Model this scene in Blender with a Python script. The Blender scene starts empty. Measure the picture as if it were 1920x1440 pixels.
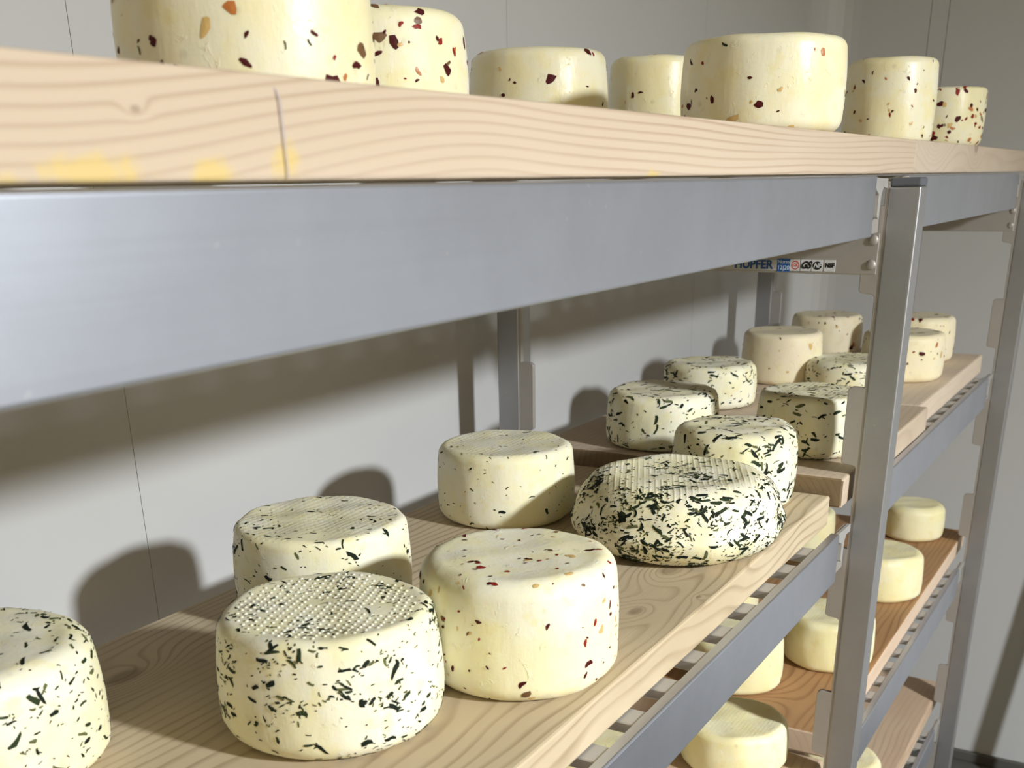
import bpy, bmesh, math, random
import numpy as np
from mathutils import Matrix, Vector, noise as mnoise

# ------------------------------------------------------------------ units
# the scene is laid out in "u" (eye point = origin, x along the rack,
# y towards the back wall, z up); 1 u = 0.25 m, floor at z = -5.22 u
U = 0.25
ZF = 5.22
def W(x, y, z):
    return Vector((x * U, y * U, (z + ZF) * U))

scn = bpy.context.scene
COL = scn.collection

# ------------------------------------------------------------------ camera
RX = (0.50936747, -0.86039756, -0.01614992)
UY = (0.33891751, 0.18332303, 0.92278253)
FW = (0.79099918, 0.4755089, -0.38498258)
cam_data = bpy.data.cameras.new('camera')
cam = bpy.data.objects.new('camera', cam_data)
COL.objects.link(cam)
m = Matrix(((RX[0], UY[0], -FW[0]), (RX[1], UY[1], -FW[1]), (RX[2], UY[2], -FW[2])))
cam.matrix_world = Matrix.Translation(W(0, 0, 0)) @ m.to_4x4()
cam_data.sensor_width = 36
cam_data.lens = 2027.84 / 1920 * 36
cam_data.shift_x = 2.8 / 1920
cam_data.shift_y = 467.05 / 1920
cam_data.clip_start = 0.01
cam_data.dof.use_dof = True
cam_data.dof.focus_distance = 0.86
cam_data.dof.aperture_fstop = 16
scn.camera = cam

# ------------------------------------------------------------------ world, lights, exposure
wd = bpy.data.worlds.new('world')
scn.world = wd
wd.use_nodes = True
wd.node_tree.nodes['Background'].inputs[0].default_value = (0.02, 0.02, 0.02, 1)
wd.node_tree.nodes['Background'].inputs[1].default_value = 1.0

def point_light(name, loc, power, radius, color):
    d = bpy.data.lights.new(name, 'POINT')
    d.energy = power
    d.shadow_soft_size = radius * U
    d.color = color
    o = bpy.data.objects.new(name, d)
    o.location = W(*loc)
    COL.objects.link(o)
    return o
def spot_light(name, loc, aim, power, radius, color, size, blend):
    d = bpy.data.lights.new(name, 'SPOT')
    d.energy = power
    d.shadow_soft_size = radius * U
    d.color = color
    d.spot_size = math.radians(size)
    d.spot_blend = blend
    o = bpy.data.objects.new(name, d)
    o.location = W(*loc)
    o.rotation_euler = (W(*aim) - W(*loc)).to_track_quat('-Z', 'Y').to_euler()
    COL.objects.link(o)
    return o
spot_light('work_lamp', (2.15, -7.35, 2.62), (2.0, -6.39, -0.64), 510, 0.36, (0.935, 0.975, 1.0), 168, 1.0)
point_light('ceiling_lamp', (3.6, -2.2, 3.9), 1.4, 0.12, (1.0, 0.86, 0.60))
point_light('added_fill', (-4.5, -8.5, 1.6), 24, 1.5, (1.0, 0.84, 0.52))  # unseen fill light behind the camera, added to lift and warm the shade

scn.view_settings.view_transform = 'Standard'
scn.view_settings.look = 'None'
scn.view_settings.gamma = 1
scn.view_settings.use_curve_mapping = False
scn.view_settings.exposure = 0.0

# ------------------------------------------------------------------ materials
class NT:
    def __init__(self, name):
        self.m = bpy.data.materials.new(name)
        self.m.use_nodes = True
        self.t = self.m.node_tree
        self.b = self.t.nodes['Principled BSDF']
    def n(self, typ, **kw):
        nd = self.t.nodes.new(typ)
        for k, v in kw.items():
            setattr(nd, k, v)
        return nd
    def l(self, a, b):
        self.t.links.new(a, b)
    def val(self, sock, v):
        if hasattr(v, 'is_output') or isinstance(v, bpy.types.NodeSocket):
            self.l(v, sock)
        else:
            sock.default_value = v
    def math(self, op, a, b=0.0, c=None, clamp=False):
        nd = self.n('ShaderNodeMath', operation=op, use_clamp=clamp)
        self.val(nd.inputs[0], a)
        self.val(nd.inputs[1], b)
        if c is not None:
            self.val(nd.inputs[2], c)
        return nd.outputs[0]
    def vmath(self, op, a, b=(0, 0, 0)):
        nd = self.n('ShaderNodeVectorMath', operation=op)
        self.val(nd.inputs[0], a)
        self.val(nd.inputs[1], b)
        return nd.outputs['Value'] if op in ('LENGTH', 'DISTANCE', 'DOT_PRODUCT') else nd.outputs[0]
    def noise(self, vec, scale, detail=3, rough=0.55, dist=0.0):
        nd = self.n('ShaderNodeTexNoise')
        self.val(nd.inputs['Vector'], vec)
        nd.inputs['Scale'].default_value = scale
        nd.inputs['Detail'].default_value = detail
        nd.inputs['Roughness'].default_value = rough
        nd.inputs['Distortion'].default_value = dist
        return nd.outputs['Fac']
    def ramp(self, fac, stops):
        nd = self.n('ShaderNodeValToRGB')
        self.l(fac, nd.inputs[0])
        e = nd.color_ramp.elements
        while len(e) < len(stops):
            e.new(0.5)
        for i, (p, c) in enumerate(stops):
            e[i].position = p
            e[i].color = (c[0], c[1], c[2], 1) if not isinstance(c, float) else (c, c, c, 1)
        return nd.outputs[0]
    def mix(self, fac, a, b, blend='MIX'):
        nd = self.n('ShaderNodeMix', data_type='RGBA', blend_type=blend)
        self.val(nd.inputs[0], fac)
        for s, v in ((nd.inputs[6], a), (nd.inputs[7], b)):
            if isinstance(v, tuple):
                s.default_value = (v[0], v[1], v[2], 1)
            else:
                self.l(v, s)
        return nd.outputs[2]
    def smooth(self, x, a, b):
        nd = self.n('ShaderNodeMapRange', interpolation_type='SMOOTHSTEP')
        self.val(nd.inputs[0], x)
        nd.inputs[1].default_value = a
        nd.inputs[2].default_value = b
        return nd.outputs[0]
    def bump(self, h, strength, dist, prev=None):
        nd = self.n('ShaderNodeBump')
        self.l(h, nd.inputs['Height'])
        nd.inputs['Strength'].default_value = strength
        nd.inputs['Distance'].default_value = dist
        if prev is not None:
            self.l(prev, nd.inputs['Normal'])
        return nd.outputs[0]
    def objco(self):
        return self.n('ShaderNodeTexCoord').outputs['Object']
    def rand(self):
        return self.n('ShaderNodeObjectInfo').outputs['Random']

def plain(name, color, rough=0.5, metal=0.0, spec=0.5):
    k = NT(name)
    k.b.inputs['Base Color'].default_value = (*color, 1)
    k.b.inputs['Roughness'].default_value = rough
    k.b.inputs['Metallic'].default_value = metal
    k.b.inputs['Specular IOR Level'].default_value = spec
    return k.m

def cheese_mat(name, ca, cb, cy, grid=0.0, pitch=0.0052, rows=False, rough_amt=0.5):
    """ca whitish, cb creamy, cy deeper yellow patches"""
    k = NT(name)
    co = k.objco()
    r = k.rand()
    off = k.vmath('ADD', co, k.vmath('MULTIPLY', k.n('ShaderNodeCombineXYZ').outputs[0], (1, 1, 1)))
    cx = k.n('ShaderNodeCombineXYZ')
    k.l(k.math('MULTIPLY', r, 37.0), cx.inputs[0])
    k.l(k.math('MULTIPLY', r, 11.0), cx.inputs[1])
    p = k.vmath('ADD', co, cx.outputs[0])
    n1 = k.noise(p, 22, 3, 0.55)
    n2 = k.noise(p, 60, 3, 0.6)
    c = k.mix(k.smooth(n1, 0.40, 0.60), cb, ca)
    c = k.mix(k.math('MULTIPLY', k.smooth(n2, 0.52, 0.7), 0.6), c, cy)
    # small murky spots of herb or pepper lying just under the rind
    vo = k.n('ShaderNodeTexVoronoi')
    k.l(p, vo.inputs['Vector'])
    vo.inputs['Scale'].default_value = 75
    spot = k.math('SUBTRACT', 1.0, k.smooth(vo.outputs['Distance'], 0.06, 0.24))
    pick = k.math('GREATER_THAN', k.n('ShaderNodeSeparateColor').outputs[0], 2.0)
    sc = k.n('ShaderNodeSeparateColor')
    k.l(vo.outputs['Color'], sc.inputs[0])
    pick = k.math('GREATER_THAN', sc.outputs[0], 0.8)
    c = k.mix(k.math('MULTIPLY', k.math('MULTIPLY', spot, pick), 0.25), c, (0.40, 0.37, 0.25))
    k.l(c, k.b.inputs['Base Color'])
    k.b.inputs['Roughness'].default_value = rough_amt
    k.b.inputs['Specular IOR Level'].default_value = 0.35
    k.b.inputs['Subsurface Weight'].default_value = 0.4
    k.b.inputs['Subsurface Radius'].default_value = (1.0, 0.75, 0.35)
    k.b.inputs['Subsurface Scale'].default_value = 0.004
    b1 = k.bump(k.noise(p, 260, 4, 0.6), 0.30, 0.0006)
    # creases: stretched vertically on the wall of the wheel
    b2 = k.bump(k.noise(k.vmath('MULTIPLY', p, (1, 1, 0.25)), 120, 3, 0.6), 0.30, 0.0010, b1)
    # broken pits and scuffs
    b3 = k.bump(k.smooth(k.noise(p, 95, 5, 0.7, 0.6), 0.60, 0.74), 0.45, 0.0012, b2)
    last = b3
    if grid > 0:
        sx = k.n('ShaderNodeSeparateXYZ')
        k.l(co, sx.inputs[0])
        no = k.n('ShaderNodeSeparateXYZ')
        k.l(k.n('ShaderNodeTexCoord').outputs['Normal'], no.inputs[0])
        gx = k.math('SINE', k.math('MULTIPLY', sx.outputs[0], 2 * math.pi / pitch))
        gy = k.math('SINE', k.math('MULTIPLY', sx.outputs[1], 2 * math.pi / pitch))
        if rows:
            g = k.math('ADD', k.math('MULTIPLY', gx, 0.25), gy)
        else:
            g = k.math('ADD', gx, gy)
        g = k.math('MULTIPLY', k.smooth(g, -0.2, 1.6), k.smooth(no.outputs[2], 0.75, 0.95))
        g = k.math('MULTIPLY', g, k.smooth(k.noise(p, 30, 2), 0.3, 0.6))
        last = k.bump(g, grid, 0.0012, b3)
    k.l(last, k.b.inputs['Normal'])
    return k.m

def wood_mat(name, light, mid, dark, pith=(0.10, -0.03), freq=190.0, warp=0.010, knots=(), contrast=0.75,
             blotch=None, endgrain=True, seed=0.0, stretch=2.2, rise=None):
    """grain in object space, boards run along x; knots = (x, y, z, size) bend the rings"""
    k = NT(name)
    co = k.objco()
    cx = k.n('ShaderNodeCombineXYZ')
    k.l(k.math('ADD', k.math('MULTIPLY', k.rand(), 9.0), seed), cx.inputs[0])
    sp = k.n('ShaderNodeSeparateXYZ')
    k.l(co, sp.inputs[0])
    dy = k.math('SUBTRACT', sp.outputs[1], pith[0])
    dz = k.math('SUBTRACT', sp.outputs[2], pith[1])
    d = k.math('SQRT', k.math('ADD', k.math('MULTIPLY', dy, dy), k.math('MULTIPLY', dz, dz)))
    pst = k.vmath('ADD', k.vmath('MULTIPLY', co, (stretch, 7.0, 7.0)), cx.outputs[0])
    n1 = k.noise(pst, 1.0, 2, 0.5)
    f = k.math('ADD', d, k.math('MULTIPLY', k.math('SUBTRACT', n1, 0.5), warp * 4))
    n2 = k.noise(k.vmath('MULTIPLY', pst, (4, 4, 4)), 1.0, 2, 0.5)
    f = k.math('ADD', f, k.math('MULTIPLY', n2, warp * 0.3))
    if rise:
        # rings climb from the lower edge before they run level
        f = k.math('SUBTRACT', f, k.math('MULTIPLY', k.smooth(sp.outputs[0], rise[0], rise[1]), rise[2]))
        hump = k.math('MULTIPLY', k.math('SUBTRACT', sp.outputs[0], rise[1] + .03), 1 / 0.05)
        f = k.math('SUBTRACT', f, k.math('MULTIPLY', k.math('EXPONENT', k.math('MULTIPLY', k.math('MULTIPLY', hump, hump), -1.0)), 0.0022))
    kd = None
    for (kx, ky, kz, s) in knots:
        v = k.vmath('SUBTRACT', co, (kx, ky, kz))
        q = k.vmath('LENGTH', k.vmath('MULTIPLY', v, (0.55 / s, 1.0 / s, 1.0 / s)))
        g = k.math('EXPONENT', k.math('MULTIPLY', k.math('MULTIPLY', q, q), -0.35))
        f = k.math('ADD', f, k.math('MULTIPLY', g, s * 2.6))
        core = k.math('SUBTRACT', 1.0, k.smooth(q, 0.35, 0.9))
        kd = core if kd is None else k.math('MAXIMUM', kd, core)
    fr = k.math('FRACT', k.math('MULTIPLY', f, freq))
    line = k.ramp(fr, [(0.0, 0.15), (0.55, 0.1), (0.86, 1.0), (0.93, 0.75), (1.0, 0.15)])
    vary = k.smooth(k.noise(pst, 2.3, 2), 0.3, 0.75)
    amt = k.math('MULTIPLY', line, k.math('ADD', 0.35, k.math('MULTIPLY', vary, 0.65)))
    amt = k.math('MULTIPLY', amt, contrast)
    base = k.mix(k.smooth(k.noise(pst, 1.7, 3), 0.3, 0.7), light, mid)
    c = k.mix(amt, base, dark)
    fib = k.noise(k.vmath('MULTIPLY', co, (25, 900, 900)), 1.0, 2, 0.6)
    c = k.mix(k.math('MULTIPLY', fib, 0.22), c, mid)
    if kd is not None:
        c = k.mix(k.math('MULTIPLY', kd, 0.45), c, (dark[0] * 0.42, dark[1] * 0.36, dark[2] * 0.3))
    if blotch:
        bc, spots = blotch
        bm = None
        for (bx, by, bz, sx_, sz_) in spots:
            v = k.vmath('MULTIPLY', k.vmath('SUBTRACT', co, (bx, by, bz)), (1 / sx_, 40.0, 1 / sz_))
            q = k.math('ADD', k.vmath('LENGTH', v), k.math('MULTIPLY', k.math('SUBTRACT', k.noise(co, 160, 3), 0.5), 1.6))
            s_ = k.math('SUBTRACT', 1.0, k.smooth(q, 0.3, 1.2))
            bm = s_ if bm is None else k.math('MAXIMUM', bm, s_)
        c = k.mix(k.math('MULTIPLY', bm, 0.62), c, bc)
    k.l(c, k.b.inputs['Base Color'])
    k.b.inputs['Roughness'].default_value = 0.62
    k.b.inputs['Specular IOR Level'].default_value = 0.25
    k.l(k.bump(k.math('ADD', k.math('MULTIPLY', line, -0.5), fib), 0.25, 0.0004), k.b.inputs['Normal'])
    return k.m

def metal_mat(name, color, rough=0.42, metal=0.75, streak=(3, 300, 300)):
    k = NT(name)
    co = k.objco()
    n = k.noise(k.vmath('MULTIPLY', co, streak), 1.0, 3, 0.6)
    n2 = k.noise(co, 14, 4, 0.65)
    c = k.mix(k.smooth(n2, 0.35, 0.7), tuple(v * 0.94 for v in color), color)
    # fine scratches and pale water marks
    mk = k.smooth(k.noise(co, 210, 2, 0.5), 0.73, 0.80)
    c = k.mix(k.math('MULTIPLY', mk, 0.35), c, (0.8, 0.8, 0.8))
    k.l(c, k.b.inputs['Base Color'])
    k.b.inputs['Metallic'].default_value = metal
    k.l(k.math('ADD', rough - 0.02, k.math('MULTIPLY', n, 0.04)), k.b.inputs['Roughness'])
    k.l(k.bump(n, 0.02, 0.0002), k.b.inputs['Normal'])
    return k.m

def wall_mat(name, color, axis=0, grooves=()):
    k = NT(name)
    co = k.objco()
    n = k.noise(co, 3, 3)
    c = k.mix(n, tuple(v * 0.97 for v in color), color)
    k.l(c, k.b.inputs['Base Color'])
    k.b.inputs['Roughness'].default_value = 0.45
    k.b.inputs['Specular IOR Level'].default_value = 0.3
    k.l(k.bump(k.noise(co, 220, 2), 0.08, 0.0005), k.b.inputs['Normal'])
    return k.m

M = {}
M['panel'] = wall_mat('white_wall_panel', (0.55, 0.55, 0.545))
M['joint'] = plain('grey_joint', (0.55, 0.55, 0.54), 0.7)
M['floor'] = wall_mat('grey_floor', (0.10, 0.095, 0.085))
M['ceiling'] = wall_mat('ceiling_bounce_tint', (0.60, 0.53, 0.37))  # unseen surfaces, yellow tint put in to warm the bounced light
M['metal'] = metal_mat('anodised_aluminium', (0.58, 0.61, 0.69), 0.40, 0.95)
M['post'] = metal_mat('post_aluminium', (0.39, 0.39, 0.40), streak=(300, 300, 3))
M['slat'] = metal_mat('slat_aluminium', (0.50, 0.49, 0.47), 0.5, 0.4, (300, 3, 300))
M['comb'] = metal_mat('comb_steel', (0.44, 0.41, 0.38), 0.5, 0.4, (300, 300, 3))
M['cap'] = plain('dark_plastic', (0.10, 0.11, 0.13), 0.45)
M['black'] = plain('black_print', (0.01, 0.01, 0.012), 0.5)
M['white'] = plain('white_sticker', (0.72, 0.72, 0.74), 0.4)
M['grey_label'] = plain('grey_sticker', (0.50, 0.49, 0.45), 0.4)
M['blue'] = plain('blue_sticker', (0.01, 0.10, 0.35), 0.4)
M['navy'] = plain('navy_print', (0.01, 0.06, 0.22), 0.4)
M['red'] = plain('red_print', (0.62, 0.10, 0.08), 0.4)
M['pale'] = plain('pale_print', (0.55, 0.65, 0.8), 0.4)
M['pencil'] = plain('blue_pencil', (0.40, 0.35, 0.37), 0.8)

HERBMAT = [plain('herb_dark', (0.010, 0.016, 0.010), 0.7, 0, .15), plain('herb_green', (0.028, 0.042, 0.018), 0.7, 0, .15),
           plain('herb_olive', (0.12, 0.13, 0.055), 0.7, 0, .15)]
CHILI = [plain('chili_dark', (0.07, 0.008, 0.008), 0.6, 0, .15), plain('chili_red', (0.26, 0.018, 0.010), 0.5, 0, .2),
         plain('chili_orange', (0.50, 0.17, 0.04), 0.4), plain('chili_seed', (0.66, 0.45, 0.17), 0.4),
         plain('chili_brown', (0.16, 0.08, 0.03), 0.5)]
WH, CR, YE = (0.90, 0.87, 0.69), (0.90, 0.85, 0.57), (0.88, 0.80, 0.45)
M['cheese_grid'] = cheese_mat('cheese_basket_rind', WH, CR, YE, 0.22)
M['cheese_rows'] = cheese_mat('cheese_ribbed_rind', WH, CR, YE, 0.4, 0.0050, True)
M['cheese'] = cheese_mat('cheese_rind', WH, CR, YE)
M['cheese_smooth'] = cheese_mat('cheese_smooth_rind', (0.88, 0.84, 0.64), (0.88, 0.81, 0.52), (0.86, 0.77, 0.43), 0.0, rough_amt=0.33)
M['cheese_plain'] = cheese_mat('cheese_plain_rind', (0.88, 0.83, 0.56), (0.87, 0.80, 0.47), (0.84, 0.74, 0.37), 0.15, 0.0045)
M['cheese_pink'] = cheese_mat('cheese_pinkish_rind', (0.84, 0.75, 0.56), (0.85, 0.77, 0.53), (0.78, 0.67, 0.43), 0.15, 0.0045)

# ------------------------------------------------------------------ object helpers
def link(o, parent=None):
    COL.objects.link(o)
    if parent is not None:
        o.parent = parent
    return o
def tag(o, label=None, cat=None, group=None, kind=None):
    if label: o['label'] = label
    if cat: o['category'] = cat
    if group: o['group'] = group
    if kind: o['kind'] = kind
    return o
def empty(name, x, y, z):
    o = bpy.data.objects.new(name, None)
    o.location = W(x, y, z)
    o.empty_display_size = 0.02
    return link(o)
def mesh_obj(name, verts, faces, mat, parent=None, loc=None, smooth=False, mats=None, fmat=None):
    """verts in metres relative to the object's own origin"""
    me = bpy.data.meshes.new(name)
    me.from_pydata([tuple(v) for v in verts], [], faces)
    for mm in (mats or [mat]):
        me.materials.append(mm)
    if fmat is not None:
        me.polygons.foreach_set('material_index', fmat)
    if smooth:
        me.polygons.foreach_set('use_smooth', [True] * len(me.polygons))
    me.update()
    o = bpy.data.objects.new(name, me)
    if loc is not None:
        o.location = loc
    return link(o, parent)
def box_data(x0, x1, y0, y1, z0, z1):
    v = [(x, y, z) for x in (x0, x1) for y in (y0, y1) for z in (z0, z1)]
    f = [(0, 1, 3, 2), (4, 6, 7, 5), (0, 4, 5, 1), (2, 3, 7, 6), (0, 2, 6, 4), (1, 5, 7, 3)]
    return v, f
def bevel_mesh(me, width, seg=2, angle=0.5):
    bm = bmesh.new()
    bm.from_mesh(me)
    es = [e for e in bm.edges if e.is_manifold and e.calc_face_angle(0) > angle]
    bmesh.ops.bevel(bm, geom=es, offset=width, segments=seg, affect='EDGES', profile=0.5, clamp_overlap=True)
    bm.to_mesh(me)
    bm.free()
def ubox(name, x0, x1, y0, y1, z0, z1, mat, parent=None, bev=0.0, seg=2):
    """box in u coordinates; origin at its own low corner (relative to the parent if any)"""
    v, f = box_data(0, (x1 - x0) * U, 0, (y1 - y0) * U, 0, (z1 - z0) * U)
    loc = W(x0, y0, z0)
    if parent is not None:
        loc = loc - ORG(parent)
    o = mesh_obj(name, v, f, mat, parent, loc)
    if bev:
        bevel_mesh(o.data, bev * U, seg)
    return o
def ORG(p):
    v = Vector(p.location)
    if p.parent is not None:
        v = v + ORG(p.parent)
    return v
def uprism(name, poly, axis, a0, a1, mat, parent=None, bev=0.0):
    """poly in u over the two other axes, extruded along axis ('x','y','z') from a0 to a1"""
    vs = []
    for a in (a0, a1):
        for p, q in poly:
            vs.append({'x': (a, p, q), 'y': (p, a, q), 'z': (p, q, a)}[axis])
    n = len(poly)
    fs = [tuple(range(n)), tuple(range(2 * n - 1, n - 1, -1))]
    for i in range(n):
        j = (i + 1) % n
        fs.append((j, i, n + i, n + j))
    org = W(*vs[0])
    loc = org - (ORG(parent) if parent is not None else Vector((0, 0, 0)))
    vv = [W(*v) - org for v in vs]
    o = mesh_obj(name, vv, fs, mat, parent, loc)
    bm = bmesh.new(); bm.from_mesh(o.data)
    bmesh.ops.recalc_face_normals(bm, faces=bm.faces[:]); bm.to_mesh(o.data); bm.free()
    if bev:
        bevel_mesh(o.data, bev * U, 2)
    return o
def dup_to(o, parent, dloc=(0, 0, 0)):
    c = o.copy()
    COL.objects.link(c)
    c.parent = parent
    c.location = Vector(o.location) + Vector(dloc)
    return c

# ------------------------------------------------------------------ the room
XE, YW = 10.1, 2.985
X0, Y0, ZC = -9.0, -12.5, 5.0
def struct(o):
    o['kind'] = 'structure'
    return o
struct(ubox('floor', X0, XE + .3, Y0, YW + .3, -ZF - 0.3, -ZF, M['floor']))
struct(ubox('ceiling', X0, XE + .3, Y0, YW + .3, ZC, ZC + 0.3, M['ceiling']))
wb = struct(ubox('wall_back', X0, XE + .3, YW + .02, YW + 0.3, -ZF, ZC, M['joint']))
xs = [X0, -5.158, -2.611, -0.064, 2.483, 5.030, 7.577, XE - 0.02]
for a, b in zip(xs[:-1], xs[1:]):
    # each panel has a narrow tongue strip along its right hand joint
    ubox('panel', a + .0008, b - .1300, YW, YW + .03, -ZF, ZC, M['panel'], wb)
    ubox('panel', b - .1297, b - .0008, YW + .0008, YW + .03, -ZF, ZC, M['panel'], wb)
wr = struct(ubox('wall_right', XE + .02, XE + 0.3, Y0, YW + .02, -ZF, ZC, M['joint']))
ys = [YW + .02, 2.10, 1.965, -0.55, -3.2, -5.85, Y0]
for a, b in zip(ys[1:], ys[:-1]):
    ubox('panel', XE, XE + .03, a + .002, b - .002, -ZF, ZC, M['panel'], wr)
# coved corner strip
cv = []
R_ = 0.34
for i in range(9):
    t = math.pi / 2 * i / 8
    cv.append((XE - R_ + R_ * math.sin(t), YW - R_ + R_ * math.cos(t)))
poly = cv + [(XE - .002, YW - .002)]
struct(uprism('trim_1', [(p, q) for p, q in poly], 'z', -ZF, ZC, M['panel']))
struct(ubox('wall_left', X0 - .3, X0, Y0, YW + .3, -ZF, ZC, M['ceiling']))
struct(ubox('wall_front', X0, XE + .3, Y0 - .3, Y0, -ZF, ZC, M['ceiling']))
struct(ubox('baseboard_right', XE - .05, XE, Y0, YW - .34, -ZF, -ZF + .10, M['floor'], None, 0.01))

# ------------------------------------------------------------------ rack uprights
FRX = (-0.60, 4.44, 8.15)
PW = 0.118
YF0, YF1 = 0.885, 1.0          # front post depth
YB0, YB1 = 2.60, 2.715         # rear post
def comb_poly(yb, s):
    """toothed strip seen from the side; yb = post face, s = +1 towards the rear"""
    top, bot = -0.02, -ZF + 0.25
    pts = [(yb - s * 0.004, top)]
    pts.append((yb + s * 0.013, top))
    k = 0
    while True:
        zt = -0.105 - 0.672 * k
        zb = zt - 0.315
        if zb < bot:
            break
        r = 0.016
        pts += [(yb + s * 0.013, zt), (yb + s * (0.075 - r), zt), (yb + s * 0.0725, zt - r * 0.5), (yb + s * 0.075, zt - r),
                (yb + s * 0.075, zb + r), (yb + s * 0.0725, zb + r * 0.4), (yb + s * (0.075 - r), zb), (yb + s * 0.022, zb - .003), (yb + s * 0.013, zb - .012)]
        k += 1
    pts += [(yb + s * 0.013, bot), (yb - s * 0.004, bot)]
    return pts
def post(root, x, y0, y1, s):
    v, f = box_data(0, PW * U, 0, (y1 - y0) * U, 0, (ZF - 0.12 - 0.039) * U)
    p = mesh_obj('post', v, f, M['post'], root, W(x, y0, -ZF + 0.12) - ORG(root))
    bevel_mesh(p.data, 0.008 * U, 3)
    c = ubox('end_cap', x + .002, x + PW - .002, y0 + .002, y1 - .002, -0.0395, -0.008, M['cap'], root, 0.008)
    c['label'] = 'dark plastic end cap'
    ft = ubox('foot', x - .01, x + PW + .01, y0 - .01, y1 + .01, -ZF, -ZF + 0.125, M['cap'], root, 0.02)
    ft['label'] = 'dark adjustable foot'
    yb = y1 if s > 0 else y0
    uprism('notched_strip', comb_poly(yb, s), 'x', x + .004, x + .028, M['comb'], root, 0.003)
def rivet(root, x, y, z, r=0.017):
    vs, fs = [], []
    N = 16
    prof = [(r * 1.1, 0.0), (r * 1.1, -0.002), (r, -0.004), (r * .75, -0.007), (r * .4, -0.0085)]
    for pr_, dx in prof:
        for i in range(N):
            t = 2 * math.pi * i / N
            vs.append(Vector((dx, pr_ * math.cos(t), pr_ * math.sin(t))) * U)
    for j in range(len(prof) - 1):
        for i in range(N):
            a, b = j * N + i, j * N + (i + 1) % N
            fs.append((a, b, b + N, a + N))
    fs.append(tuple(range((len(prof) - 1) * N, len(prof) * N)))
    o = mesh_obj('rivet', vs, fs, M['comb'], root, W(x, y, z) - ORG(root), True)
    bm = bmesh.new(); bm.from_mesh(o.data); bmesh.ops.recalc_face_normals(bm, faces=bm.faces[:]); bm.to_mesh(o.data); bm.free()
frames = []
FL = ['aluminium rack frame at the near end of the rack, beside the viewer',
      'aluminium rack frame in the middle with the printed sticker strip on its tie plate',
      'aluminium rack frame at the far end of the rack, by the right wall']
for fx, lab in zip(FRX, FL):
    root = empty('rack_frame', fx, 0.885, -ZF)
    tag(root, lab, 'rack frame', 'upright frames of the cheese rack')
    post(root, fx, YF0, YF1, 1)
    post(root, fx, YB0, YB1, -1)
    tp = ubox('tie_plate', fx + .002, fx + .034, YF1 + .0135, YB0 - .0135, -0.352, -0.20, M['comb'], root, 0.005)
    ubox('gusset_plate', fx + .008, fx + .03, YF1 + .0135, YF1 + .10, -0.198, -0.14, M['comb'], root, 0.003)
    ubox('lower_tie_bar', fx + .01, fx + .05, YF1 - .004, YB0 + .004, -ZF + .40, -ZF + .52, M['comb'], root, 0.008)
    for ry, rz in ((1.037, -0.225), (1.037, -0.314), (2.563, -0.225), (2.563, -0.314)):
        rivet(root, fx + .002, ry, rz)
    frames.append(root)

# sticker strip on the middle tie plate (faces the viewer, reads towards -y)
def text_obj(name, s, y, z, size, mat, parent, x, bold=0.0, squeeze=1.0, shear=0.0):
    cu = bpy.data.curves.new(name, 'FONT')
    cu.body = s
    cu.size = size * U
    cu.align_x = 'CENTER'
    cu.align_y = 'CENTER'
    cu.offset = bold * U
    cu.shear = shear
    cu.extrude = 0.0004 * U
    tmp = bpy.data.objects.new(name, cu)
    COL.objects.link(tmp)
    dg = bpy.context.evaluated_depsgraph_get()
    me = bpy.data.meshes.new_from_object(tmp.evaluated_get(dg))
    bpy.data.objects.remove(tmp)
    bpy.data.curves.remove(cu)
    me.name = name
    me.materials.clear()
    me.materials.append(mat)
    o = bpy.data.objects.new(name, me)
    link(o, parent)
    # local x -> -y, local y -> z, local z -> -x
    me.transform(Matrix(((0, 0, -1, 0), (-squeeze, 0, 0, 0), (0, 1, 0, 0), (0, 0, 0, 1))))
    o.location = W(x, y, z) - ORG(parent)
    return o
fr = frames[1]
LX = 4.4415
st = ubox('sticker_strip', LX - .0015, LX + .001, 1.352, 1.62, -0.343, -0.302, M['grey_label'], fr)
st['label'] = 'pale sticker with blue lettering'
text_obj('lettering', 'HUPFER', 1.499, -0.3225, 0.045, M['navy'], st, LX - .002, 0.0016, 1.0)
bs = ubox('sticker', LX - .002, LX + .001, 1.3505, 1.402, -0.346, -0.298, M['blue'], fr)
bs['label'] = 'blue square sticker with white lettering'
text_obj('lettering', 'Norm', 1.376, -0.310, 0.019, M['pale'], bs, LX - .0025, 0.0003)
text_obj('lettering', '12|20', 1.376, -0.332, 0.022, M['pale'], bs, LX - .0025, 0.0004)
def ring(name, y, z, ro, ri, mat, parent, sq=1.0):
    vs, fs = [], []
    N = 28
    for i in range(N):
        t = 2 * math.pi * i / N
        for rr in (ro, ri):
            vs.append(Vector((0, rr * math.cos(t) * sq, rr * math.sin(t))) * U)
    for i in range(N):
        j = (i + 1) % N
        fs.append((2 * i, 2 * j, 2 * j + 1, 2 * i + 1))
    return mesh_obj(name, vs, fs, mat, parent, W(LX - .0022, y, z) - ORG(parent))
ycs = [1.3285, 1.288, 1.2415, 1.193]
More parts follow.
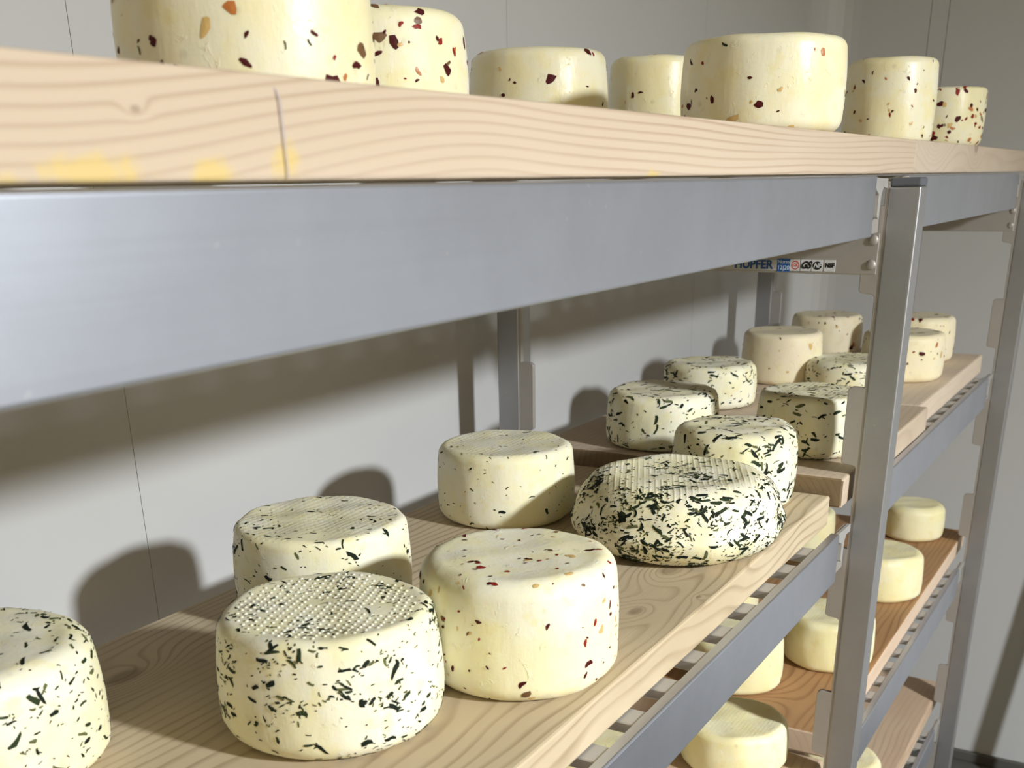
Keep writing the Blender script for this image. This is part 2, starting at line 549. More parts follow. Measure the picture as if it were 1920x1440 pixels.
for i, yc in enumerate(ycs):
    s_ = ubox('sticker', LX - .0018, LX + .001, yc - .0215, yc + .0215, -0.3425, -0.300, M['white'], fr)
    zc = -0.3213
    if i == 0:
        ring('emblem', yc, zc, .0165, .0125, M['red'], s_)
        text_obj('lettering', 'GS', yc, zc, 0.016, M['red'], s_, LX - .0022, 0.0003)
    elif i == 1:
        text_obj('lettering', 'GS', yc, zc, 0.036, M['black'], s_, LX - .0022, 0.002, 0.9, 0.4)
    elif i == 2:
        ring('emblem', yc, zc, .0155, .0001, M['black'], s_, 1.2)
        text_obj('lettering', 'NF', yc, zc, 0.023, M['white'], s_, LX - .0030, 0.0008, 1.0, 0.3)
    else:
        text_obj('lettering', 'NSF', yc, zc + .001, 0.021, M['black'], s_, LX - .0022, 0.0014)
        ring('emblem', yc, zc, .0185, .0176, M['grey_label'], s_)

# ------------------------------------------------------------------ shelves (beams + slats)
YG0, YG1 = 1.0, 2.6
def beam_profile(s, yo):
    # outer face at yo, s=+1 body towards the rear
    H = 0.207
    r = 0.007
    pts = []
    for cy, cz, a0 in ((r, -r, 0), (r, -H + r, 1)):
        for i in range(4):
            t = math.pi / 2 * i / 3
            if a0 == 0:
                pts.append((cy - r * math.sin(t), cz + r * math.cos(t)))
            else:
                pts.append((cy - r * math.cos(t), cz - r * math.sin(t)))
    pts += [(0.034, -H), (0.034, -H + .010), (0.012, -H + .012), (0.012, -0.012), (0.034, -0.010), (0.034, 0)]
    return [(yo + s * p, q) for p, q in pts]
def shelf(x0, x1, z, label, xh0, xh1):
    root = empty('shelf', x0, 1.0, z)
    tag(root, label, 'shelf', 'grid shelves hung in the rack')
    for s, yo in ((1, YG0), (-1, YG1)):
        b = uprism('beam', [(p, q + z) for p, q in beam_profile(s, yo)], 'x', x0, x1, M['metal'], root)
        # hooks at either end
        for xa, xb, sg in ((x0, xh0, -1), (x1, xh1, 1)):
            y_ = yo + s * 0.006
            w = abs(xb - xa)
            X = lambda t: xa + sg * t * w
            poly = [(X(-.25), -.004), (X(.0), -.004), (X(.35), -.008), (X(1.0), -.010), (X(1.0), -.045), (X(.72), -.040), (X(.60), -.062),
                    (X(.56), -.135), (X(.50), -.148), (X(.44), -.140), (X(.42), -.065), (X(.20), -.050), (X(.10), -.035), (X(-.25), -.035)]
            hk = uprism('hook', [(p, q + z) for p, q in poly], 'y', y_, y_ + s * 0.016, M['slat'], root, 0.002)
            hk['label'] = 'cast hook at the beam end'
            xe = xb - sg * 0.006
            xl, xr = sorted((xa - sg * 0.02, xe))
            ya, yb_ = sorted((yo + s * 0.024, yo + s * 0.034))
            eb = ubox('end_bracket', xl, xr, ya, yb_, z - 0.200, z - 0.012, M['comb'], root, 0.002, 1)
    n = int((x1 - x0 - 0.15) / 0.2275) + 1
    xs0 = 2.118 - 0.2275 * int((2.118 - x0 - 0.03) / 0.2275) if x0 < 2.118 else 2.118 + 0.2275 * (int((x0 + .03 - 2.118) / 0.2275) + 1)
    first = None
    xx = xs0
    while xx + 0.088 < x1 - 0.02:
        if first is None:
            first = ubox('slat', xx, xx + .088, 1.0125, 2.5875, z - .036, z - .004, M['slat'], root, 0.003, 1)
            fx0 = xx
        else:
            dup_to(first, root, ((xx - fx0) * U, 0, 0))
        xx += 0.2275
    return root
B1 = (-0.27, 4.24, -0.483, 4.442)
B2 = (4.79, 7.93, 4.559, 8.152)
Z1, Z2A, Z2B, Z3A, Z3B, Z4A, Z4B = 0.0, -1.327, -1.257, -2.70, -2.617, -3.99, -3.912
for (b, z, lab) in ((B1, Z1, 'top shelf of the near bay, its broad pale aluminium beam crossing the foreground'),
                    (B2, Z1, 'top shelf of the far bay, right of the middle frame'),
                    (B1, Z2A, 'second shelf of the near bay, grey slats under the herb cheeses'),
                    (B2, Z2B, 'second shelf of the far bay, hung a little higher than its neighbour'),
                    (B1, Z3A, 'third shelf of the near bay below the herb cheeses'),
                    (B2, Z3B, 'third shelf of the far bay under the brown board'),
                    (B1, Z4A, 'lowest shelf of the near bay'),
                    (B2, Z4B, 'lowest shelf of the far bay, at the bottom right')):
    shelf(b[0], b[1], z, lab, b[2], b[3])

# ------------------------------------------------------------------ boards
PL, PM, PD = (0.73, 0.56, 0.41), (0.66, 0.48, 0.335), (0.44, 0.255, 0.15)
def board(x0, x1, y0, y1, z0, z1, mat, label, bev=0.006):
    # subdivided a little so that edges can wander
    nx = max(2, int((x1 - x0) / 0.15))
    o = ubox('wooden_board', x0, x1, y0, y1, z0, z1, mat, None, 0)
    bm = bmesh.new(); bm.from_mesh(o.data)
    L = (x1 - x0) * U
    for i in range(1, nx):
        g = bm.verts[:] + bm.edges[:] + bm.faces[:]
        bmesh.ops.bisect_plane(bm, geom=g, plane_co=(L * i / nx, 0, 0), plane_no=(1, 0, 0))
    es = [e for e in bm.edges if e.calc_face_angle(0) > 0.5]
    bmesh.ops.bevel(bm, geom=es, offset=bev * U, segments=2, affect='EDGES', profile=0.5)
    for v in bm.verts:
        w = mnoise.noise(Vector((v.co.x * 9 + x0, y0 * 3, z0))) * 0.0006
        if v.co.y < 0.01: v.co.y += w
    bm.to_mesh(o.data); bm.free()
    tag(o, label, 'board', 'wooden boards of the cheese rack')
    return o
bx0 = -0.45
def lc(x, y, z, ox, oy, oz):
    return ((x - ox) * U, (y - oy) * U, (z - oz) * U)
# top boards
TY0 = 1.03
w_top = wood_mat('pine_top_board', (0.62, 0.51, 0.39), (0.57, 0.46, 0.345), (0.35, 0.235, 0.155), pith=(0.03, -0.045), freq=230, warp=0.008, stretch=1.1, rise=(0.30, 0.50, 0.017),
                 knots=[(*lc(0.929, TY0, 0.081, bx0, TY0, .006), 0.0016)],
                 blotch=((0.68, 0.50, 0.13), [(*lc(0.863, TY0, .018, bx0, TY0, .006), .020, .005), (*lc(1.037, TY0, .016, bx0, TY0, .006), .012, .005),
                                              (*lc(1.17, TY0, .03, bx0, TY0, .006), .008, .007), (*lc(.70, TY0, .008, bx0, TY0, .006), .02, .003),
                                              (*lc(2.35, TY0, .008, bx0, TY0, .006), .012, .003)]),
                 contrast=0.75)
b = board(bx0, 4.966, TY0, 2.45, 0.006, 0.130, w_top, 'long pale pine board on top shelf, in the foreground, edge stained yellow')
# pencil line over the front edge
vs = []
pts = [(1.13, .1305), (1.155, .1295), (1.164, .10), (1.166, .06), (1.168, .009)]
for (px, pz) in pts:
    for d in (-.0014, .0014):
        vs.append(W(px + d, TY0 - .0035 if pz < .1295 else TY0 + .004 + (1.155 - px) * 2, pz + (.001 if pz > .1295 else 0)) - ORG(b))
fs = [(2 * i, 2 * i + 1, 2 * i + 3, 2 * i + 2) for i in range(len(pts) - 1)]
pl = mesh_obj('pencil_line', vs, fs, M['pencil'], b)
pl['label'] = 'thin blue pencil line'
w_top2 = wood_mat('pine_top_board_far', (0.60, 0.50, 0.395), (0.55, 0.45, 0.345), (0.38, 0.275, 0.195), pith=(0.05, -0.012), freq=120, warp=0.010,
                  knots=[(0.10, 0.0, 0.045, 0.022), (0.36, 0, 0.03, 0.012)], contrast=0.5)
board(4.990, 8.75, TY0 + .004, 2.45, 0.006, 0.132, w_top2, 'pale pine board on top shelf, right of the end joint above the middle frame')
# second level
y2 = 1.078
w_2 = wood_mat('pine_board_second', (0.62, 0.515, 0.36), (0.53, 0.43, 0.285), (0.26, 0.18, 0.10), pith=(0.12, -0.07), freq=150, warp=0.012,
               knots=[(*lc(2.80, 1.24, -1.205, bx0, y2, Z2A), 0.0075), (*lc(3.004, 1.119, -1.205, bx0, y2, Z2A), 0.003),
                      (*lc(1.72, 2.24, -1.205, bx0, y2, Z2A), 0.013), (*lc(3.2, 1.3, -1.205, bx0, y2, Z2A), 0.012),
                      (*lc(2.70, 1.33, -1.205, bx0, y2, Z2A), 0.012)],
               contrast=0.85, stretch=2.8)
board(bx0, 4.345, y2, 2.48, Z2A, -1.203, w_2, 'pine board on second shelf, under the large herb cheeses, knots between them', 0.008)
w_2b = wood_mat('pine_board_second_far', (0.60, 0.50, 0.39), (0.54, 0.43, 0.32), (0.38, 0.28, 0.19), pith=(0.2, -0.04), freq=130, warp=0.010,
                contrast=0.5)
b3 = board(4.365, 6.05, 1.035, 2.48, Z2B, -1.132, w_2b, 'pine board on second shelf with shade painted into its end grain, behind the largest herb cheese', 0.010)
b3.data.materials.append(wood_mat('shaded_end_grain', (0.26, 0.19, 0.11), (0.22, 0.155, 0.09), (0.14, 0.09, 0.05), freq=150, contrast=0.5))  # end grain made darker still, shade painted into its colour
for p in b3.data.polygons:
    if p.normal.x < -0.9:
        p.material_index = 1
w_2c = wood_mat('pine_board_second_end', (0.68, 0.57, 0.45), (0.62, 0.50, 0.38), (0.46, 0.34, 0.24), pith=(0.1, -0.04), freq=120, warp=0.010,
                contrast=0.3)
board(6.060, 8.06, 1.075, 2.48, Z2B, -1.130, w_2c, 'pale board at the far end of the second shelf, under far red speckled cheeses', 0.012)
# third level
w_br = wood_mat('brown_board', (0.46, 0.27, 0.13), (0.38, 0.21, 0.095), (0.18, 0.085, 0.035), pith=(0.17, -0.10), freq=140, warp=0.014,
                contrast=0.85, knots=[(0.02, 0.10, 0.03, 0.02)])
w_brl = wood_mat('brown_board_near', (0.60, 0.46, 0.33), (0.52, 0.38, 0.26), (0.34, 0.22, 0.13), pith=(0.17, -0.10), freq=110, contrast=0.5)
board(bx0, 4.66, 1.06, 2.48, Z3A, Z3A + .125, w_brl, 'dull pine board on third shelf, rounded end showing beside the middle frame', 0.02)
bb = board(4.74, 8.50, 1.075, 2.48, Z3B, Z3B + .125, w_br, 'oiled brown board on third shelf, dark grain, under the plain cheeses', 0.010)
# paler front and left end faces of the brown board
w_edge = wood_mat('pale_edge', (0.74, 0.58, 0.44), (0.68, 0.51, 0.37), (0.50, 0.35, 0.24), freq=100, contrast=0.3)
bb.data.materials.append(w_edge)
for p in bb.data.polygons:
    if p.normal.y < -0.8 or p.normal.x < -0.8:
        p.material_index = 1
# fourth level
w_4 = wood_mat('pine_board_low', (0.62, 0.48, 0.35), (0.54, 0.39, 0.27), (0.36, 0.24, 0.15), pith=(0.10, -0.05), freq=135, warp=0.008, contrast=0.6)
board(4.74, 8.56, 1.08, 2.48, Z4B, Z4B + .125, w_4, 'pine board on the lowest shelf, at the bottom right of the rack', 0.015)
board(bx0, 4.66, 1.08, 2.48, Z4A, Z4A + .125, w_brl, 'pine board on the lowest shelf of the near bay', 0.015)

# guessed squeegee out of view, added to cast a slanting shadow on the wall
def tube(name, p0, p1, r, mat, parent, N=14):
    a, b = W(*p0), W(*p1)
    d = (b - a).normalized()
    e = d.orthogonal().normalized(); g = d.cross(e)
    vs = [c + (e * math.cos(2 * math.pi * i / N) + g * math.sin(2 * math.pi * i / N)) * r * U - ORG(parent) for c in (a, b) for i in range(N)]
    fs = [(i, (i + 1) % N, N + (i + 1) % N, N + i) for i in range(N)] + [tuple(range(N - 1, -1, -1)), tuple(range(N, 2 * N))]
    return mesh_obj(name, vs, fs, mat, parent, Vector((0, 0, 0)))
sq = empty('added_squeegee', 9.5, 0.275, -ZF)
tag(sq, 'squeegee added out of view at the right wall to cast the slanting shadow', 'squeegee')
tube('handle', (9.5, .275, -5.13), (10.02, .355, -1.5), .068, M['slat'], sq)
ubox('blade_holder', 9.47, 9.53, 0.02, 0.52, -5.16, -5.10, M['slat'], sq, .01)
ubox('rubber_blade', 9.49, 9.51, 0.02, 0.52, -5.219, -5.15, M['black'], sq)

# ------------------------------------------------------------------ cheeses
def cheese_profile(r, h, rb, rt, bulge, taper, dish):
    """(rho, z) in u from bottom centre to top centre"""
    P = []
    rbot = r * (1 - bulge) ; rtop = r * (1 - bulge - taper)
    nb = 8
    for t in (0, .3, .55, .75, .9):
        P.append(((rbot - rb) * t, 0.0))
    for i in range(nb + 1):
        a = math.pi / 2 * i / nb
        P.append((rbot - rb + rb * math.sin(a), rb - rb * math.cos(a)))
    ns = 12
    for i in range(1, ns):
        P.append((rbot + (rtop - rbot) * i / ns, rb + (h - rb - rt) * i / ns))
    for i in range(nb + 1):
        a = math.pi / 2 * i / nb
        P.append((rtop - rt + rt * math.cos(a), h - rt + rt * math.sin(a)))
    for t in (.95, .88, .78, .64, .48, .3, .15, 0.0):
        P.append(((rtop - rt) * t, h - dish * (1 - t) ** .5 * (1 if t < 1 else 0)))
    Q = []
    for rho, z in P:
        b = math.sin(math.pi * min(1, max(0, z / h))) ** 0.8
        Q.append((rho * (1 + (bulge / (1 - bulge)) * b), z))
    A = np.array(Q)
    k = max(A[:, 0]) / r
    A[:, 0] /= k
    return A

class Cheese:
    def __init__(s, name, x, y, z, r, h, mat, label, rb=.035, rt=.035, bulge=.04, taper=.02, dish=.004, seed=0, seg=80, amp=.006, tilt=(0, 0), rot=0.0, group=None, lump=0.0):
        s.rng = np.random.default_rng(seed + 5)
        s.seed = seed
        s.prof = cheese_profile(r, h, rb, rt, bulge, taper, dish)
        s.r, s.h = r, h
        d = np.hypot(*np.diff(s.prof, axis=0).T)
        s.arc = np.concatenate([[0], np.cumsum(d)])
        s.amp = amp
        s.lump = lump
        s.ph = s.rng.uniform(0, 6.28, (10,))
        s.fr = s.rng.uniform(1.0, 3.2, (10,))
        th = np.linspace(0, 2 * np.pi, seg, endpoint=False)
        # refine the profile a bit
        ar = []
        for a, b in zip(s.arc[:-1], s.arc[1:]):
            ar += [a, (a + b) / 2] if (b - a) > 0.02 else [a]
        ar = np.array(ar[1:] + [s.arc[-1]])
        ar = ar[ar < s.arc[-1] - 1e-6]
        T, Ar = np.meshgrid(th, ar)
        V = s.surf(T.ravel(), Ar.ravel())
        n = len(ar)
        bot = s.surf(np.array([0.]), np.array([0.]))
        top = s.surf(np.array([0.]), np.array([s.arc[-1]]))
        V = np.vstack([V, bot, top]) * U
        F = []
        for j in range(n - 1):
            for i in range(seg):
                k = (i + 1) % seg
                F.append((j * seg + i, j * seg + k, (j + 1) * seg + k, (j + 1) * seg + i))
        ib, it = n * seg, n * seg + 1
        for i in range(seg):
            k = (i + 1) % seg
            F.append((ib, k, i))
            F.append((it, (n - 1) * seg + i, (n - 1) * seg + k))
        s.o = mesh_obj(name, V, F, mat, None, W(x, y, z), True)
        s.o.rotation_euler = (tilt[0], tilt[1], rot)
        tag(s.o, label, 'cheese', group)
        s.rot = rot
    def surf(s, th, ar, off=0.0):
        rho = np.interp(ar, s.arc, s.prof[:, 0])
        z = np.interp(ar, s.arc, s.prof[:, 1])
        x, y = np.cos(th), np.sin(th)
        X, Y, Z = rho * x / s.r, rho * y / s.r, z / s.r
        f, p = s.fr, s.ph
        d = (np.sin(f[0] * 2 * X + 1.3 * Y + p[0]) * np.cos(f[1] * 1.7 * Y + p[1]) + 0.6 * np.sin(f[2] * 3 * Y - 2 * Z + p[2]) * np.sin(f[3] * 3 * X + p[3])
             + 0.35 * np.sin(f[4] * 6 * X + 5 * Z + p[4]) * np.sin(f[5] * 6 * Y + p[5]) + 0.14 * np.sin(f[6] * 15 * X + p[6] + 11 * Z) * np.sin(f[7] * 15 * Y + p[7] + 6 * Z))
        hz = np.clip(z / s.h, 0, 1)
        dr = s.amp * d * np.clip(rho / s.r * 1.5, 0, 1) + off * (rho > s.r * .8)
        if s.lump:
            dr = dr + s.lump * np.sin(2 * th + p[8]) * hz
        dz = s.amp * 0.8 * (np.sin(f[8] * 2.5 * X + p[8]) * np.sin(f[9] * 2.5 * Y + p[9]) + .35 * np.sin(9 * X + p[3]) * np.sin(11 * Y + p[2])) * np.clip((hz - .55) / .45, 0, 1)
        return np.stack([(rho + dr) * x, (rho + dr) * y, z + dz], 1)
    def area_sample(s, n, lo=0.0, hi=1.0):
        """uniform points over the skin between arc fractions"""
        L = s.arc[-1]
        g = np.linspace(lo * L, hi * L, 400)
        w = np.interp(g, s.arc, s.prof[:, 0]) + 1e-4
        c = np.cumsum(w); c /= c[-1]
        u = s.rng.random(n)
        return s.rng.uniform(0, 2 * np.pi, n), np.interp(u, c, g)
    def locate(s, P):
        th = np.arctan2(P[:, 1], P[:, 0])
        rho = np.hypot(P[:, 0], P[:, 1])
        a, b = s.prof[:-1], s.prof[1:]
        q = np.stack([rho, P[:, 2]], 1)[:, None, :]
        d = (b - a)[None]
        t = np.clip(((q - a[None]) * d).sum(2) / np.maximum((d * d).sum(2), 1e-12), 0, 1)
        c = a[None] + d * t[..., None]
        dist = ((q - c) ** 2).sum(2)
        i = dist.argmin(1)
        k = np.arange(len(i))
        return th, s.arc[i] + t[k, i] * (s.arc[i + 1] - s.arc[i])
    def flakes(s, name, label, th, ar, ln, wd, mats, pm, aniso=0.5, kind='bar', off=0.0010):
        """thin chips pressed into the skin, one part for all of them"""
        n = len(th)
        C = s.surf(th, ar)
        e = 1e-3
        Ta = s.surf(th + e, ar) - C
        Tb = s.surf(th, ar + e) - C
        Ta /= np.linalg.norm(Ta, axis=1)[:, None] + 1e-12
        Tb -= (Tb * Ta).sum(1)[:, None] * Ta
        Tb /= np.linalg.norm(Tb, axis=1)[:, None] + 1e-12
        ang = s.rng.normal(0, 1, n) * aniso + (s.rng.random(n) < .3) * s.rng.uniform(0, 3.14, n)
        D = np.cos(ang)[:, None] * Ta + np.sin(ang)[:, None] * Tb
        E = -np.sin(ang)[:, None] * Ta + np.cos(ang)[:, None] * Tb
        if kind == 'bar':
            shp = [(-1, -.8), (-.35, -1), (.4, -.9), (1, -.7), (1, .8), (.3, 1), (-.4, .9), (-1, .7)]
        else:
            shp = [(math.cos(t) , math.sin(t)) for t in np.linspace(0, 2 * math.pi, 8, endpoint=False)]
        bend = s.rng.normal(0, .15, n)
        V = []
        for (a, b) in shp:
            ja = 1 + s.rng.normal(0, .16, n); jb = 1 + s.rng.normal(0, .25, n)
            A = a * ja * ln / 2
            B = b * jb * wd / 2 + bend * (ln * (a * a - .3)) * .5
            P = C + D * A[:, None] + E * B[:, None]
            t2, a2 = s.locate(P)
            Q = s.surf(t2, a2)
            V.append(Q)
        V = np.stack(V, 1)
        # lift along the normal
        N = np.cross(Ta, Tb)
        sgn = np.sign((N * (C - np.array([0, 0, s.h / 2]))).sum(1)); sgn[sgn == 0] = 1
        N = N * sgn[:, None]
        m_ = len(shp)
        Vt = V + N[:, None, :] * off
        ctr = C + N * (off * 1.8)
        allv = np.concatenate([Vt, ctr[:, None, :]], 1).reshape(-1, 3) * U
        F = []; fm = []
        mi = s.rng.choice(len(mats), n, p=pm)
        for i in range(n):
            b0 = i * (m_ + 1)
            for j in range(m_):
                q = (b0 + j, b0 + (j + 1) % m_, b0 + m_)
                F.append(q if sgn[i] > 0 else q[::-1])
                fm.append(int(mi[i]))
        o = mesh_obj(name, allv, F, None, s.o, None, False, mats, fm)
        o['kind'] = 'stuff'
        if label: o['label'] = label
        return o
    def herbs(s, n, size=1.0, cluster=0.6, lo=0.08, hi=1.0, topf=0.6):
        th, ar = s.area_sample(n * 5, lo, hi)
        P = s.surf(th, ar)
        keep = []
        for i, p in enumerate(P):
            v = mnoise.noise(Vector((p[0] * 9 + s.seed * 3.1, p[1] * 9, p[2] * 16))) + .45 * mnoise.noise(Vector((p[0] * 30, p[1] * 30 + s.seed, p[2] * 40)))
            w = (1 - cluster) + cluster * max(0, v * 2.4 + .25)
            if p[2] > s.h * .97: w *= topf
            if s.rng.random() < w * .5: keep.append(i)
            if len(keep) >= n: break
        th, ar = th[keep], ar[keep]
        m_ = len(th)
        ln = s.rng.lognormal(-4.42, .72, m_) * size
        ln = np.clip(ln, .005, .042)
        wd = np.clip(ln * s.rng.uniform(.15, .5, m_), .0028, .012)
        s.flakes('herb_flakes', 'dark green chopped herb flakes', th, ar, ln, wd, HERBMAT, [.55, .32, .13], .55)
    def chili(s, n, size=1.0, seeds=.18, hi=1.0, lo=.05, dark=.45, green=0.0):
        th, ar = s.area_sample(n, lo, hi)
        ln = np.clip(s.rng.lognormal(-4.10, .45, n) * size, .006, .042)
        wd = ln * s.rng.uniform(.35, .75, n)
        r_ = 1 - seeds - dark
        s.flakes('pepper_flakes', 'red chili flakes and pale seeds', th, ar, ln, wd, CHILI, [dark, r_ * .6, r_ * .2, seeds, r_ * .2], 1.2, 'chip')
        if green:
            k = int(n * green)
            th, ar = s.area_sample(k, lo, hi)
            ln = np.clip(s.rng.lognormal(-4.4, .4, k) * size, .005, .03)
            s.flakes('herb_flakes', 'dark green specks', th, ar, ln, ln * .3, HERBMAT, [.5, .3, .2], 1.0)

ZT, ZA, ZB, ZP, ZQ, ZR = 0.131, -1.202, -1.129, -2.491, Z3A + .126, Z4B + .126
GT = 'cheese wheels on the top shelf'
GS2 = 'cheese wheels on the second shelf'
GS3 = 'plain cheese wheels on the third shelf'

# --- second shelf, near board
A_ = Cheese('cheese_wheel', 1.252, 2.144, ZA, .270, .29, M['cheese'], 'herb flecked cheese cut off by the left edge of the photo', seed=1, rt=.05, amp=.004, group=GS2)
A_.herbs(1000, .85, .7)
B_ = Cheese('cheese_wheel', 2.396, 2.103, ZA, .266, .282, M['cheese_grid'], 'herb flecked cheese by the wall, behind the front herb cheese with dotted top', seed=2, rt=.022, taper=.03, amp=.004, group=GS2)
B_.herbs(520, .85, .6)
C_ = Cheese('cheese_wheel', 1.818, 1.598, ZA, .272, .290, M['cheese'], 'front herb flecked cheese with raised dots on its flat top', seed=3, rt=.026, taper=.05, bulge=.05, rb=.05, amp=.004, dish=.006, group=GS2)
C_.herbs(1700, .72, .82, topf=.4)
D_ = Cheese('cheese_wheel', 2.294, 1.350, ZA, .262, .318, M['cheese'], 'red chili flecked cheese beside the front dotted herb cheese', seed=4, rt=.045, rb=.045, taper=.02, bulge=.03, amp=.0032, group=GS2)
D_.chili(240, .85, .25)
E_ = Cheese('cheese_wheel', 3.526, 2.128, ZA, .265, .280, M['cheese_grid'], 'lightly flecked herb cheese by the wall, a slanting shadow on its side', seed=5, rt=.03, bulge=.04, amp=.003, group=GS2)
E_.herbs(210, .75, .4)
F_ = Cheese('cheese_wheel', 3.506, 1.401, ZA, .378, .254, M['cheese_rows'], 'largest flattest cheese, thickly covered in dark herbs, ribbed top', rot=.42, seed=6, rt=.115, rb=.10, bulge=.04, taper=.05, amp=.006, dish=.012, seg=110, group=GS2)
F_.herbs(4200, .8, .78, topf=.25)
I_ = Cheese('cheese_wheel', 4.130, 1.420, ZA, .246, .303, M['cheese'], 'herb cheese at the board end, right behind the largest flat herb cheese', seed=9, rt=.055, amp=.006, group=GS2)
I_.herbs(900, 1.1, .65)
# far board
G_ = Cheese('cheese_wheel', 4.665, 1.963, ZB, .261, .245, M['cheese'], 'herb cheese by the wall with a shadow band across its top, behind the largest one', seed=7, rt=.04, amp=.005, group=GS2)
G_.herbs(600, 1.15, .6)
H_ = Cheese('cheese_wheel', 5.645, 2.106, ZB, .251, .222, M['cheese'], 'herb cheese half hidden behind the cheese with the shadow band', seed=8, rt=.04, amp=.005, group=GS2, seg=64)
H_.herbs(600, 1.15, .6)
J_ = Cheese('cheese_wheel', 4.815, 1.310, ZB, .240, .260, M['cheese_grid'], 'herb cheese with a grey speckled top, left of the middle post', seed=10, rt=.025, amp=.003, group=GS2, seg=64)
J_.herbs(480, 1.15, .6, topf=1.5)
K_ = Cheese('cheese_wheel', 6.519, 1.990, ZB, .237, .291, M['cheese_pink'], 'tall pinkish cheese with few flecks, before the far rear post', seed=11, rt=.03, amp=.003, group=GS2, seg=56)
K_.chili(40, .9, .3, dark=.3)
L_ = Cheese('cheese_wheel', 6.486, 1.560, ZB, .262, .160, M['cheese'], 'low herb cheese in front of the tall pinkish one', seed=12, rt=.045, amp=.004, group=GS2, seg=56)
L_.herbs(520, 1.2, .6)
M_ = Cheese('cheese_wheel', 7.769, 2.071, ZB, .241, .255, M['cheese_pink'], 'red speckled cheese behind the tall pinkish one', seed=13, rt=.03, amp=.003, group=GS2, seg=56)
M_.chili(110, 1.2, .12)
P_ = Cheese('cheese_wheel', 6.905, 1.372, ZB, .240, .270, M['cheese_pink'], 'red speckled cheese right of the middle post, in front of another', seed=14, rt=.03, amp=.003, group=GS2, seg=56)
P_.chili(75, 1.2, .15)
Q_ = Cheese('cheese_wheel', 7.660, 1.445, ZB, .235, .283, M['cheese_pink'], 'farthest red speckled cheese on the second shelf, at the board end', seed=15, rt=.035, amp=.003, group=GS2, seg=56)
Q_.chili(90, 1.2, .12)

# --- top shelf
T1 = Cheese('cheese_wheel', 1.923, 1.772, ZT, .265, .30, M['cheese_smooth'], 'large near cheese on top shelf, red flecks, cut by the upper edge', seed=21, rt=.04, rb=.03, bulge=.035, amp=.0016, group=GT, seg=110)
T1.chili(170, 1.15, .2, green=.25)
T2 = Cheese('cheese_wheel', 2.668, 2.008, ZT, .260, .285, M['cheese'], 'whitish cheese with bold red flakes, right behind the nearest on top shelf', seed=22, rt=.035, amp=.0016, taper=.03, group=GT)
T2.chili(190, 1.3, .12)
T3 = Cheese('cheese_wheel', 3.961, 2.216, ZT, .260, .309, M['cheese_smooth'], 'sparsely flecked cheese on top shelf, a round shadow low on its side', seed=23, rt=.035, amp=.0016, taper=.03, group=GT)
T3.chili(85, 1.1, .3)
T4 = Cheese('cheese_wheel', 4.649, 2.045, ZT, .194, .33, M['cheese_smooth'], 'nearly plain cheese on top shelf, partly behind the widest far one', seed=24, rt=.03, amp=.0016, taper=.02, group=GT, seg=64)
T4.chili(30, .8, .2)
T5 = Cheese('cheese_wheel', 3.822, 1.299, ZT, .262, .275, M['cheese_smooth'], 'cheese at the front edge of top shelf with a long orange flake', seed=25, rt=.03, rb=.035, amp=.0016, group=GT, seg=96, taper=.0)
T5.chili(90, .95, .2, green=.15)
T6 = Cheese('cheese_wheel', 5.751, 1.337, ZT, .208, .36, M['cheese_smooth'], 'red flecked cheese on top shelf directly above the board joint', seed=26, rt=.03, amp=.0016, group=GT, seg=72)
T6.chili(100, .95, .15)
T7 = Cheese('cheese_wheel', 7.086, 1.339, ZT, .220, .31, M['cheese_smooth'], 'rightmost cheese on top shelf, densely covered in red flakes', seed=27, rt=.02, amp=.0016, taper=-.01, group=GT, seg=64, rb=.05)
T7.chili(260, 1.35, .08, dark=.5)

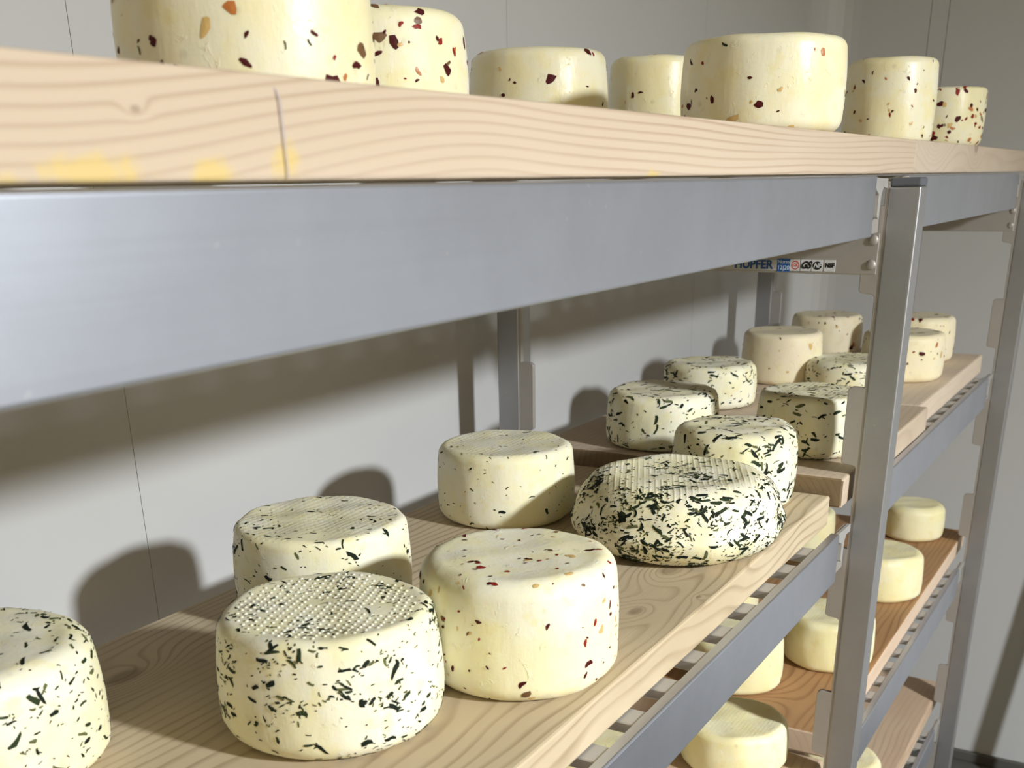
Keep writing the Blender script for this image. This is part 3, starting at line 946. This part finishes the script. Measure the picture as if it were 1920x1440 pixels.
# --- third and lowest shelves: plain cheeses
def plainch(x, y, z, r, h, label, sd, grp=GS3, **kw):
    return Cheese('cheese_wheel', x, y, z, r, h, M['cheese_plain'], label, seed=sd, seg=64, amp=.004, group=grp, **kw)
plainch(4.455, 1.445, ZQ, .250, .222, 'plain yellow cheese at the bottom, a dark shadow across its top', 31, rt=.03)
plainch(5.157, 1.690, ZP, .250, .270, 'plain cheese half hidden by the beam, left of the one beside the middle post', 32, rt=.04)
plainch(5.658, 1.337, ZP, .244, .279, 'plain cheese on brown board, crossed by the middle post', 33, rt=.04)
plainch(6.870, 1.331, ZP, .250, .286, 'plain cheese on brown board, right of the middle post', 34, rt=.045)
plainch(8.200, 1.405, ZP, .217, .250, 'farthest plain cheese on brown board, beside the far frame', 35, rt=.05)
plainch(3.93, 1.98, ZQ, .250, .26, 'plain cheese glimpsed between slats below the red flecked cheese', 36, rt=.04)
plainch(3.10, 1.55, ZQ, .250, .26, 'plain cheese glimpsed between slats at the lower edge', 37, rt=.04)
plainch(6.02, 2.12, ZP, .245, .27, 'plain cheese glimpsed between slats under the largest herb cheese', 38, rt=.04)
plainch(7.60, 2.08, ZP, .245, .27, 'plain cheese glimpsed between slats beside the middle post', 39, rt=.04)
plainch(6.475, 1.355, ZR, .250, .272, 'plain cheese on the lowest shelf, at the lower edge right of the post', 40, 'plain cheese wheels on the lowest shelf', rt=.045)

# raised basket dots on the front herb cheese
vs, fs = [], []
pitch = .0205
rtop = C_.prof[-8, 0]
ca, sa = math.cos(.35), math.sin(.35)
for i in range(-14, 15):
    for j in range(-14, 15):
        gx, gy = (i + .5 * (j % 2) * 0) * pitch, j * pitch
        x, y = ca * gx - sa * gy, sa * gx + ca * gy
        if math.hypot(x, y) > rtop * .99: continue
        if mnoise.noise(Vector((x * 12, y * 12, 3))) > .42: continue
        th, ar = C_.locate(np.array([[x, y, C_.h]]))
        p = C_.surf(th, ar)[0]
        k0 = len(vs)
        rd = .0052 * (0.9 + .25 * random.Random(i * 31 + j).random())
        for (rr, zz) in ((1.0, -.001), (.72, .0020), (.32, .0032)):
            for q in range(8):
                t = 2 * math.pi * q / 8
                vs.append(((p[0] + rd * rr * math.cos(t)) * U, (p[1] + rd * rr * math.sin(t)) * U, (p[2] + zz) * U))
        vs.append((p[0] * U, p[1] * U, (p[2] + .0036) * U))
        for a in range(2):
            for q in range(8):
                q2 = (q + 1) % 8
                fs.append((k0 + a * 8 + q, k0 + a * 8 + q2, k0 + a * 8 + 8 + q2, k0 + a * 8 + 8 + q))
        for q in range(8):
            fs.append((k0 + 16 + q, k0 + 16 + (q + 1) % 8, k0 + 24))
o = mesh_obj('rind_dots', vs, fs, M['cheese'], C_.o, None, True)
o['kind'] = 'stuff'
